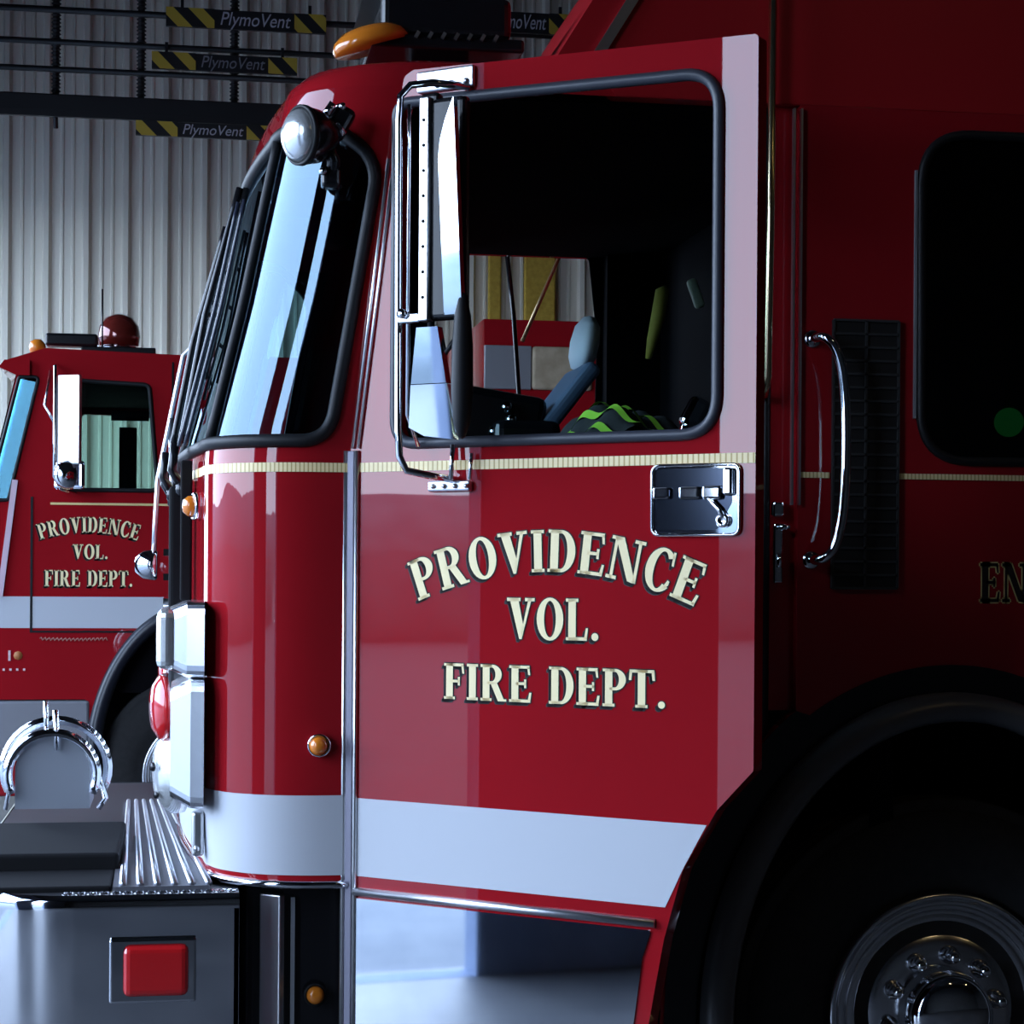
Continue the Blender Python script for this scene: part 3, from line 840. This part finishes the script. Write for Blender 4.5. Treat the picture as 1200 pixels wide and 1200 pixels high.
# ------------------------------------------------------------- inside the cab: seats, wheel
def seat(x, y, parent):
    m = MB(); m.box((x - .12, y, 1.48), (.48, .48, .14), None, .05); s = m.build('cab_seat', BLUESEAT, parent)
    m = MB(); m.box((x + .085, y, 2.10), (.055, .40, .56), Matrix.Rotation(.66, 3, 'Y'), .02); m.build('seat_back', BLUESEAT, s)
    m = MB(); m.lathe([(-.095, 0), (-.085, .03), (-.05, .043), (.0, .046), (.055, .040), (.085, .022), (.095, 0)], (x + .255, y, 2.41), (.18, 0, 1), 20, (1, 0, 0), 2.4)
    m.build('headrest', PALESEAT, s)
    m = MB(); m.box((x + .10, y, 1.30), (.34, .40, .30)); m.build('seat_base', MATTE, s)
    return s
seat(.68, 1.80, ENG)
m = MB(); cc = V((.30, .62, 1.93)); ax = V((.75, 0, .66)).normalized(); uu = V((0, 1, 0)); vv = ax.cross(uu)
m.tube([cc + uu * .22 * math.cos(2 * PI * k / 40) + vv * .22 * math.sin(2 * PI * k / 40) for k in range(40)], .015, 8, True)
m.tube([cc + uu * .22, cc - uu * .22], .012, 8); m.tube([cc, cc - vv * .21], .012, 8); m.tube([cc, cc - ax * .35], .03, 10)
m.build('steering_wheel', RUBBER, ENG)
m = MB(); m.box((.60, 1.66, 2.02), (.30, .12, .42), Matrix.Rotation(.15, 3, 'Y'), .03)
m.box((.70, 1.62, 1.98), (.22, .16, .30), None, .03); RC = m.build('radio_console', BLACK, ENG)
for x, z in ((.640, 2.17), (.655, 2.13), (.60, 2.09), (.69, 2.04)):
    m = MB(); m.lathe([(0, .018), (.02, .016), (.024, .008), (.026, 0)], (x, 1.598 if x < .66 else 1.54, z), (-.3, -1, .3), 12); m.build('console_knob', CHROME, RC)
m = MB(); m.box((1.265, 1.6, 2.165), (.07, .06, .11), Matrix.Rotation(.5, 3, 'Y'), .02); m.lathe([(0, .03), (.03, .03), (.05, .012), (.06, 0)], (1.245, 1.57, 2.10), (-.4, -.6, .5), 14)
o = m.build('air_tank_valve', CHROME); tag(o, 'small chrome air tank valve in the lower right corner of the open cab window', 'valve')
m = MB(); m.box((1.266, 1.60, 2.56), (.035, .03, .10), Matrix.Rotation(-.35, 3, 'Y'), .012)
m.build('pale_wall_fitting', pm('pale_fitting', (.35, .36, .25), .6), ENG)
# a strap and a coat lying in the cab
m = MB()
m.tube([(1.165, 1.60, 2.575), (1.15, 1.59, 2.56), (1.135, 1.58, 2.48), (1.115, 1.58, 2.40), (1.105, 1.59, 2.34)], [.012, .024, .024, .018, .010], 10)
o = m.build('hanging_strap', OLIVE); tag(o, 'olive yellow webbing strap hanging in the dark cab behind the open window', 'strap')
m = MB()
vs = []; n = 24
def coat(u, v):
    x = .60 + .48 * u; y = .55 + .55 * v
    z = 1.93 + .17 * max(0, math.sin(PI * min(1, max(0, u * 1.05)))) ** .7 * (math.sin(PI * (.12 + .8 * v)) ** .6) + .018 * math.sin(17 * u + 5 * v) + .012 * math.sin(23 * v - 7 * u)
    return V((x, y, z))
vs = [coat(i / n, j / n) for i in range(n + 1) for j in range(n + 1)]
fs = [[i * (n + 1) + j, (i + 1) * (n + 1) + j, (i + 1) * (n + 1) + j + 1, i * (n + 1) + j + 1] for i in range(n) for j in range(n)]
m.add(vs, fs, True); k0 = len(vs)
bot = [V((p.x, p.y, 1.90)) for p in vs]
m.add(bot, [f[::-1] for f in fs], True)
TC = empty('turnout_coat', (.84, .82, 1.9), 'black turnout coat with lime reflective bands lying on the seat behind the open window', 'coat')
m.build('coat_cloth', BLACKCLOTH, TC)
m = MB()
for u0 in (.34, .47, .60, .73):
    a = []; 
    for k in range(25):
        v = k / 24 * .55
        a.append((u0 + .30 * v * 0 - .55 * v, v))
    vs = []; fs = []
    for (u, v) in a: vs += [coat(u - .012, v) + V((0, -.006, .008)), coat(u + .03, v) + V((0, -.006, .008))]
    fs = [[2 * k, 2 * k + 1, 2 * k + 3, 2 * k + 2] for k in range(24)]
    m.add(vs, fs, True)
m.build('reflective_band', LIME, TC)
m = MB(); m.box((.95, .82, 1.72), (.60, .62, .36), None, .05); m.build('cab_seat', MATTE, ENG)
m = MB(); m.lathe([(0, .045), (.012, .043), (.016, .03), (.016, 0)], (2.098, 1.0, 2.108), (-.3, -1, 0), 24); m.build('green_round_mark', GREENBADGE, ENG)  # round green mark behind the crew window, with added glow
m = MB(); m.box((2.15, 1.04, 2.31), (.09, .05, .46), None, .02); m.build('window_post', pm('dark_olive_trim', (.05, .07, .03), .7), ENG)

# ================================================================== THE FAR FIRE ENGINE
Y2 = 6.0; W2 = 2.4
E2 = empty('fire_engine', (1.2, Y2 + W2 / 2, 0), 'second red fire engine parked in the bay behind, with rotating beacon on its roof', 'fire engine', 'red fire engines')
def s2(x, z, off=0.): return V((x, Y2 - off, z))
cab2 = [(-1.44, .945), (-1.44, 1.75), (-1.42, 1.98), (-1.27, 2.66), (-1.36, 2.70), (-1.33, 2.74), (-1.12, 2.81), (-.42, 2.79), (.60, 2.79), (.60, .945)]
W2N = rpoly([(-1.05, 2.06), (-.53, 2.06), (-.578, 2.625), (-1.05, 2.645)], .035, 5)
W2C = rpoly([(-1.415, 2.0), (-1.308, 2.0), (-1.155, 2.655), (-1.255, 2.655)], .02, 4)
AR2 = ell(-.30, .60, .60, .87, .0, PI, 40)
out2 = [p for p in cab2 if p != (.60, .945)] + [(.60, .60), (.30, .60)] + AR2 + [(-.9, .945)]
m = MB(); m.prism([out2, W2N, W2C], s2, 0, -.05); m.prism([out2, W2N, W2C], s2, -W2, -W2 + .05)
m.prism([[(-1.33, 2.74), (-1.12, 2.81), (-.42, 2.79), (.60, 2.79), (.60, 2.74)]], s2, -.05, -W2 + .05)
m.prism([[(-1.44, .945), (-1.44, 1.75), (-1.42, 1.98), (-1.38, 1.98), (-1.38, .945)]], s2, -.05, -W2 + .05)
m.prism([[(-1.27, 2.66), (-1.36, 2.70), (-1.33, 2.74), (-1.2, 2.74), (-1.2, 2.66)]], s2, .03, -W2 - .03)
m.prism([[(1.23, .6), (5.5, .6), (5.5, 3.03), (1.23, 3.03)]], s2, .0, -W2)
m.prism([[(.60, .6), (1.23, .6), (1.23, 2.30), (.60, 2.30)]], s2, -.05, -W2 + .05)
m.build('truck_body', RED, E2)
m = MB(); m.box((-.3, Y2 + W2 / 2, 1.45), (1.7, W2 - .12, .95)); m.box((.5, Y2 + W2 / 2, 2.3), (.06, W2 - .12, .95)); m.box((-.30, Y2 + W2 / 2, 2.70), (1.7, W2 - .12, .03))
m.tube([(-.82, Y2 + 1.2, 2.55), (-.60, Y2 + 1.2, 2.55)], .03, 8); m.box((-.72, Y2 + 1.15, 2.2), (.10, .10, .55))
m.build('cab_interior', INTER, E2)
m = MB()
def tilt(a, b, c): return s2(a, b, c + 1.25 * (a - (-1.308 + (b - 2.0) * .2336)))
m.prism([[(-1.42, 2.0), (-1.308, 2.0), (-1.155, 2.655), (-1.262, 2.655)]], tilt, -.01, -.016); m.prism([W2C], s2, -W2 + .01, -W2 + .016)
m.prism([[(-1.435, 1.99), (-1.427, 1.99), (-1.265, 2.67), (-1.275, 2.67)]], s2, -.03, -W2 + .03)
m.build('windscreen', glass_mat('cab_glass', (.55, .75, .78), 2.2), E2)
m = MB(); m.prism([W2N], s2, -.02, -.026); m.build('door_window', glass_mat('green_glass', (.62, .80, .72), 1.4), E2)
m = MB(); m.tube([s2(a, b, .002) for a, b in W2N], .012, 8, True); m.tube([s2(a, b, .002) for a, b in W2C], .010, 8, True); m.build('window_seal', RUBBER, E2)
m = MB(); m.prism([[(-1.44, 1.324), (-.633, 1.324), (-.535, 1.40), (-.39, 1.46), (-.30, 1.472), (-.30, 1.491), (-1.44, 1.491)]], s2, .002, .002); m.build('white_band', WHITE, E2)
m = MB(); m.box((-.78, Y2 - .002, 1.985), (.62, .003, .012)); m.build('gold_stripe', DIMGOLD, E2)
m = MB()
m.box((-1.186, Y2 - .001, 1.66), (.012, .006, .72)); m.box((-.455, Y2 - .001, 2.2), (.010, .006, 1.1)); m.box((-.82, Y2 - .001, 1.305), (.72, .006, .010))
m.build('door_seam', BLACK, E2)
m = MB(); m.box((-1.31, Y2 - .004, 1.80), (.03, .02, .62), Matrix.Rotation(.12, 3, 'Y')); m.build('pillar_trim', pm('pink_grey_trim', (.62, .45, .52), .3, .3), E2)
def letters2(j, mb, off, dx=0, dz=0):
    if j == 0: word_arc(mb, 'PROVIDENCE', -.888, 1.02, .812, -.315, .315, .085, s2, off, dx, dz)
    if j == 1: word_line(mb, 'VOL.', -.972, -.79, 1.692, .078, s2, off, dx, dz)
    if j == 2: word_line(mb, 'FIRE', -1.118, -.932, 1.545, .088, s2, off, dx, dz)
    if j == 3: word_line(mb, 'DEPT.', -.895, -.66, 1.545, .088, s2, off, dx, dz)
for j in range(4):
    m = MB()
    for k in range(1, 4): letters2(j, m, .0015, -.003 * k, -.003 * k)
    m.build('lettering_shade', INK, E2, False)
    m = MB(); letters2(j, m, .003); m.build('lettering', CREAM, E2, False)
# small emblem and worn script below the band
FPK = pm('faded_pink_paint', (.75, .52, .5), .6)
m = MB(); m.box((-1.296, Y2 - .003, 1.178), (.012, .004, .055)); m.build('small_numeral', FPK, E2)
for k in range(4): m = MB(); m.box((-1.325 + k * .035, Y2 - .003, 1.104), (.012, .004, .012)); m.build('small_dot', FPK, E2)
m = MB(); m.lathe([(0, .024), (.003, .024), (.004, 0)], (-1.252, Y2, 1.178), (0, -1, 0), 8); m.build('orange_emblem', pm('orange_emblem_paint', (.45, .16, .05), .5), E2)
m = MB(); m.tube([s2(-1.14 + .35 * k / 50, 1.268 + .009 * math.sin(k * 2.1) - .004 * math.sin(PI * k / 50), .003) for k in range(51)], .0035, 5); m.build('script_line', pm('faded_red_script', (.55, .22, .18), .6), E2)
# step box and wheel
m = MB(); m.box((-1.16, Y2 + .15, .78), (.56, .32, .32), None, .015); m.build('step_box', pm('grey_tread_plate', (.20, .20, .22), .45, .5), E2)
m = MB(); m.box((-1.15, Y2 + .20, .52), (.5, .2, .2), None, .02); m.build('lower_step', RED, E2)
m = MB(); n = 50; prof = [(0, .0), (.0, .05), (.02, .08), (.06, .08), (.08, .05), (.08, -.02)]
vs = []; fs = []
for k in range(n + 1):
    t = -.1 + (PI + .2) * k / n
    for d0, yy in prof: vs.append(V((-.30 + (.60 - d0) * math.cos(t), Y2 - yy, .60 + (.87 - d0) * math.sin(t))))
q = len(prof)
for k in range(n):
    for j in range(q - 1): fs.append([k * q + j, k * q + j + 1, (k + 1) * q + j + 1, (k + 1) * q + j])
m.add(vs, fs, True); m.build('fender_flare', pm('blue_black_rubber', (.012, .014, .022), .35), E2)
m = MB(); m.box((-.30, Y2 + .4, .95), (1.16, .02, 1.0)); m.box((-.30, Y2 + .25, 1.45), (1.1, .38, .04)); m.build('wheel_well', MATTE, E2)
wheel(-.30, Y2 + .02, .534, -1, E2, False); wheel(-.30, Y2 + W2 - .02, .534, 1, E2, False)
wheel(4.2, Y2 + .02, .534, -1, E2, False)
# mirror
m = MB()
m.tube([s2(-1.06, 2.72, .02), s2(-1.062, 2.70, .14), s2(-1.062, 2.12, .14), s2(-1.03, 2.06, .12), s2(-.96, 2.04, .02)], .010, 8)
m.tube([s2(-1.062, 2.40, .14), s2(-1.118, 2.50, .08), s2(-1.09, 2.69, .02)], .008, 8)
M2 = m.build('side_mirror', CHROME, E2)
RM = Matrix.Rotation(-.5, 3, 'Z')
m = MB(); m.box((-.985, Y2 - .16, 2.42), (.135, .03, .47), RM, .008); m.build('mirror_head', WALU, M2)
m = MB(); m.lathe([(0, .075), (.01, .078), (.03, .06), (.045, .0)], (-.99, Y2 - .16, 2.13), (.3, -1, 0), 24); m.box((-.985, Y2 - .145, 2.13), (.18, .03, .15), RM, .02); m.build('convex_mirror', CHROME, M2)
# roof fittings
m = MB(); m.lathe([(0, .10), (.03, .10), (.035, .075)], (-.755, Y2 + .5, 2.85), (0, 0, 1), 28); m.tube([(-.755, Y2 + .5, 2.78), (-.755, Y2 + .5, 2.86)], .05, 12)
BC = m.build('rotating_beacon', CHROME, E2)
m = MB(); m.lathe([(0, .108), (.05, .118), (.11, .108), (.155, .075), (.175, .03), (.178, 0)], (-.755, Y2 + .5, 2.885), (0, 0, 1), 28); m.build('beacon_dome', pm('dark_red_dome', (.16, .02, .015), .1, .3, 1.), BC)
m = MB(); m.box((-1.0, Y2 + .3, 2.885), (.28, .12, .07), None, .015); m.box((-.75, Y2 + .3, 2.835), (.40, .10, .035), None, .006); m.build('roof_speaker', BLACK, E2)
m = MB(); m.lathe([(0, .045), (.03, .045), (.06, .03), (.07, 0)], (-1.165, Y2 + .10, 2.80), (-.25, 0, 1), 16); m.build('roof_marker_lamp', AMBER, E2)
m = MB(); m.tube([(-.84, Y2 + .35, 2.79), (-.842, Y2 + .35, 3.18)], .005, 6); m.build('aerial', BLACK, E2)
m = MB(); m.box((1.362, Y2 - .01, 2.765), (.262, .03, .24), None, .006); m.build('pump_panel', GREYP, E2)
m = MB(); m.box((1.665, Y2 - .012, 2.765), (.34, .035, .24), None, .02); m.build('hose_bed_cover', TAN, E2)

# ================================================================== OVERHEAD EXHAUST RAILS
YR = 8.5; ZCEIL = 6.2
RACK = empty('exhaust_rail_rack', (1.0, YR, ZCEIL), 'rack of four black exhaust rails with striped signs, hung high by the ribbed wall', 'exhaust rail')
def rail(z, r, thick=False):
    m = MB()
    if thick: m.box((1.0, YR, z), (7.8, .12, .115), None, .01); m.box((1.0, YR - .05, z - .072), (7.8, .03, .04))
    else: m.tube([(-2.9, YR, z), (4.9, YR, z)], r, 10)
    m.build('rail_beam', PIPE, RACK)
for z, r in ((5.30, .022), (5.09, .020), (4.91, .020)): rail(z, r)
rail(4.68, .05, True)
for x in (-1.24, -.69, -.08, 1.4, 3.2):
    m = MB(); m.tube([(x, YR + .03, 4.68), (x, YR + .03, ZCEIL)], .022, 8)
    m.tube([(x, YR - .02, 4.68), (x + .005, YR - .02, 4.52)], .016, 8)
    for k in range(40): m.lathe([(0, .022), (.008, .034), (.016, .022)], (x, YR + .03, 4.74 + k * .025), (0, 0, 1), 10)
    m.build('rail_hanger', PIPE, RACK)
RA = RB = RD = RACK
def sign(parent, x0, z, w, hz, txt, zoff, dim=1.):
    """plate with hazard ends and the maker's word in the middle"""
    m = MB(); m.box((x0 + w / 2, YR - .06, z), (w, .03, hz), None, .003)
    for x in (x0 + .1 * w, x0 + .9 * w): m.box((x, YR - .03, z + .06), (.02, .02, .14))
    s = m.build('rail_sign', PIPE, parent)
    for a, b in ((0, .30), (.80, 1.0)):
        m = MB(); m.box((x0 + w * (a + b) / 2, YR - .079, z), (w * (b - a), .006, hz)); m.build('hazard_stripe', HAZARD, s)
    c = bpy.data.curves.new('sign_text', 'FONT'); c.body = txt; c.size = hz * 1.0; c.shear = .25; c.extrude = .002; c.align_x = 'CENTER'; c.align_y = 'CENTER'
    t = bpy.data.objects.new('sign_text', c); COL.objects.link(t)
    t.location = (x0 + w * .55, YR - .078, z); t.rotation_euler = (PI / 2, 0, 0)
    bpy.context.view_layer.update()
    dg = bpy.context.evaluated_depsgraph_get()
    me = bpy.data.meshes.new_from_object(t.evaluated_get(dg)); bpy.data.objects.remove(t)
    wd = max(v.co.x for v in me.vertices) - min(v.co.x for v in me.vertices)
    k = w * .44 / wd
    me.transform(Matrix.Diagonal((k, 1, 1, 1)))
    me.materials.clear(); me.materials.append(pm('sign_white_letters', (.6 * dim, .6 * dim, .62 * dim), .6))
    o = bpy.data.objects.new('sign_lettering', me); COL.objects.link(o)
    wp = V((x0 + w * .55, YR - .078, z)); o.parent = s; o.location = wp - WPOS[s.name]; o.rotation_euler = (PI / 2, 0, 0)
sign(RA, -.53, 5.275, 1.05, .125, 'PlymoVent', 0)
sign(RA, 1.35, 5.36, .85, .14, 'PlymoVent', 0)
sign(RB, -.62, 4.985, .95, .11, 'PlymoVent', 0, .45)
sign(RD, -.72, 4.535, .90, .095, 'PlymoVent', 0)

# yellow strips on the wall seen through the cab
for x0, w, lb in ((1.905, .10, 'narrow yellow vertical strip on the ribbed wall, left of the two seen through the cab'), (2.25, .24, 'broad yellow vertical strip on the ribbed wall, right of the two seen through the cab')):
    m = MB(); m.box((x0, 9.93, 2.25), (w, .05, 4.498), None, .015)
    tag(m.build('yellow_strip', YELLOW), lb, 'strip', 'yellow strips on the back wall')

# ================================================================== THE BUILDING
ZC = 6.2; XL = -3.0; XRW = 13.0; YN = -9.5; YF = 10.0
m = MB(); m.box(((XL + XRW) / 2, (YN + YF) / 2, -.05), (XRW - XL + .4, YF - YN + .4, .1)); struct(m.build('floor', CONC))
m = MB(); m.box(((XL + XRW) / 2, (YN + YF) / 2, ZC + .05), (XRW - XL + .4, YF - YN + .4, .1)); struct(m.build('ceiling', CEIL))
# ribbed far wall
m = MB(); pr = []; per = .284; x = XL - .13
prof = [(0, 0), (.016, -.045), (.050, -.045), (.070, 0), (.128, 0), (.136, -.011), (.150, -.011), (.158, 0), (.205, 0), (.213, -.011), (.227, -.011), (.235, 0)]
while x < XRW:
    for a, b in prof: pr.append((x + a, YF + b))
    x += per
pr.append((x, YF))
vs = [V((a, b, z)) for z in (0, ZC) for a, b in pr]; n = len(pr)
m.add(vs, [[k, k + 1, n + k + 1, n + k] for k in range(n - 1)]); m.box(((XL + XRW) / 2, YF + .06, ZC / 2), (XRW - XL, .08, ZC))
struct(m.build('wall_back', SIDING, None, False))
m = MB(); m.box(((XL + XRW) / 2, YN - .05, ZC / 2), (XRW - XL, .1, ZC)); struct(m.build('wall_near', INNERWALL))
m = MB(); m.box((XRW + .05, (YN + YF) / 2, ZC / 2), (.1, YF - YN, ZC)); struct(m.build('wall_right', INNERWALL))
# front wall with the open bay doors, plus a narrow slot added for reflections
HZ = 4.3
wf = [[(YN, 0), (YF, 0), (YF, ZC), (YN, ZC)], [(-1.36, .001), (2.94, .001), (2.94, HZ), (-1.36, HZ)], [(4.7, .001), (9.0, .001), (9.0, HZ), (4.7, HZ)], [(-3.70, .001), (-2.43, .001), (-2.43, HZ), (-3.70, HZ)]]
m = MB(); m.prism(wf, lambda a, b, c: V((XL + c, a, b)), 0, -.15); struct(m.build('wall_front', add_noise(pm('blue_grey_block_wall', (.16, .2, .3), .85), 3, (.13, .17, .26), (.18, .23, .33))))
m = MB(); m.box((-22, 0, -.06), (38, 90, .1)); struct(m.build('driveway', DRIVE))
# band added across the road, unseen, shaped and toned for reflections
m = MB(); random.seed(2)
n = 70
vs = []; fs = []
for k in range(n + 1):
    y = -60 + 120 * k / n
    hgt = 3.45 + .12 * random.random() + .15 * math.sin(k * .35)
    vs += [V((-40, y, -.1)), V((-39 + random.random(), y, hgt * .6)), V((-41, y, hgt)), V((-44, y, hgt * .8)), V((-45, y, -.1))]
for k in range(n):
    for j in range(4): fs.append([5 * k + j, 5 * k + j + 1, 5 * k + j + 6, 5 * k + j + 5])
m.add(vs, fs, True); o = m.build('horizon_band', HORIZON); struct(o)

# ================================================================== LIGHT
w = bpy.data.worlds.new('World'); SC.world = w; w.use_nodes = True
t = w.node_tree; bg = t.nodes['Background']
tc = t.nodes.new('ShaderNodeTexCoord'); sp = t.nodes.new('ShaderNodeSeparateXYZ'); r = t.nodes.new('ShaderNodeValToRGB')
t.links.new(tc.outputs['Generated'], sp.inputs[0]); t.links.new(sp.outputs['Z'], r.inputs[0]); t.links.new(r.outputs[0], bg.inputs['Color'])
r.color_ramp.elements[0].color = (.64, .80, 1.04, 1); r.color_ramp.elements[1].color = (.50, .68, 1.04, 1)
r.color_ramp.elements[0].position = .05; r.color_ramp.elements[1].position = .8
bg.inputs['Strength'].default_value = 10.5
for y0, y1 in ((-1.36, 2.94), (4.7, 9.0), (-3.70, -2.43)):
    l = bpy.data.lights.new('daylight_portal', 'AREA'); l.shape = 'RECTANGLE'; l.size = HZ; l.size_y = y1 - y0; l.cycles.is_portal = True
    o = bpy.data.objects.new('daylight_portal', l); COL.objects.link(o); o.location = (XL - .16, (y0 + y1) / 2, HZ / 2); o.rotation_euler = (0, -PI / 2, 0)

def bay_lamp(x, y, power, col):
    e = empty('ceiling_lamp', (x, y, ZC), 'dim warm bay lamp under the dark ceiling', 'lamp', 'warm bay lamps')
    m = MB(); m.tube([(x, y, ZC), (x, y, ZC - .5)], .02, 8); m.lathe([(0, .06), (-.05, .10), (-.25, .26), (-.27, .26), (-.24, .24), (-.05, .08)], (x, y, ZC - .45), (0, 0, 1), 24); m.build('lamp_shade', GREYP, e)
    l = MB(); l.lathe([(.0, .0), (-.03, .06), (-.10, .08), (-.16, .05), (-.18, 0)], (x, y, ZC - .50), (0, 0, 1), 16)
    l.build('lamp_bulb', pm('warm_bulb', (1, .8, .5), .5, emit=col, es=power), e)
bay_lamp(3.2, -4.6, 60, (1, .72, .36)); bay_lamp(7.0, -4.6, 60, (1, .72, .36))

# ================================================================== CAMERA
cam = bpy.data.cameras.new('camera'); co = bpy.data.objects.new('camera', cam); COL.objects.link(co)
th = math.radians(9.5); roll = .007
fw = V((math.sin(th), math.cos(th), 0)); rt = V((math.cos(th), -math.sin(th), 0)); up = V((0, 0, 1))
r2 = rt * math.cos(roll) + up * math.sin(roll); u2 = up * math.cos(roll) - rt * math.sin(roll)
M = Matrix((r2, u2, -fw)).transposed().to_4x4(); M.translation = V((-.391, -4.676, 1.64))
co.matrix_world = M
cam.sensor_width = 36; cam.lens = 36 * 2300 / 1200; cam.shift_y = 70 / 1200; cam.clip_start = .05
SC.camera = co
SC.view_settings.view_transform = 'Standard'; SC.view_settings.look = 'None'; SC.view_settings.gamma = 1
SC.view_settings.exposure = 0.; SC.view_settings.use_curve_mapping = False
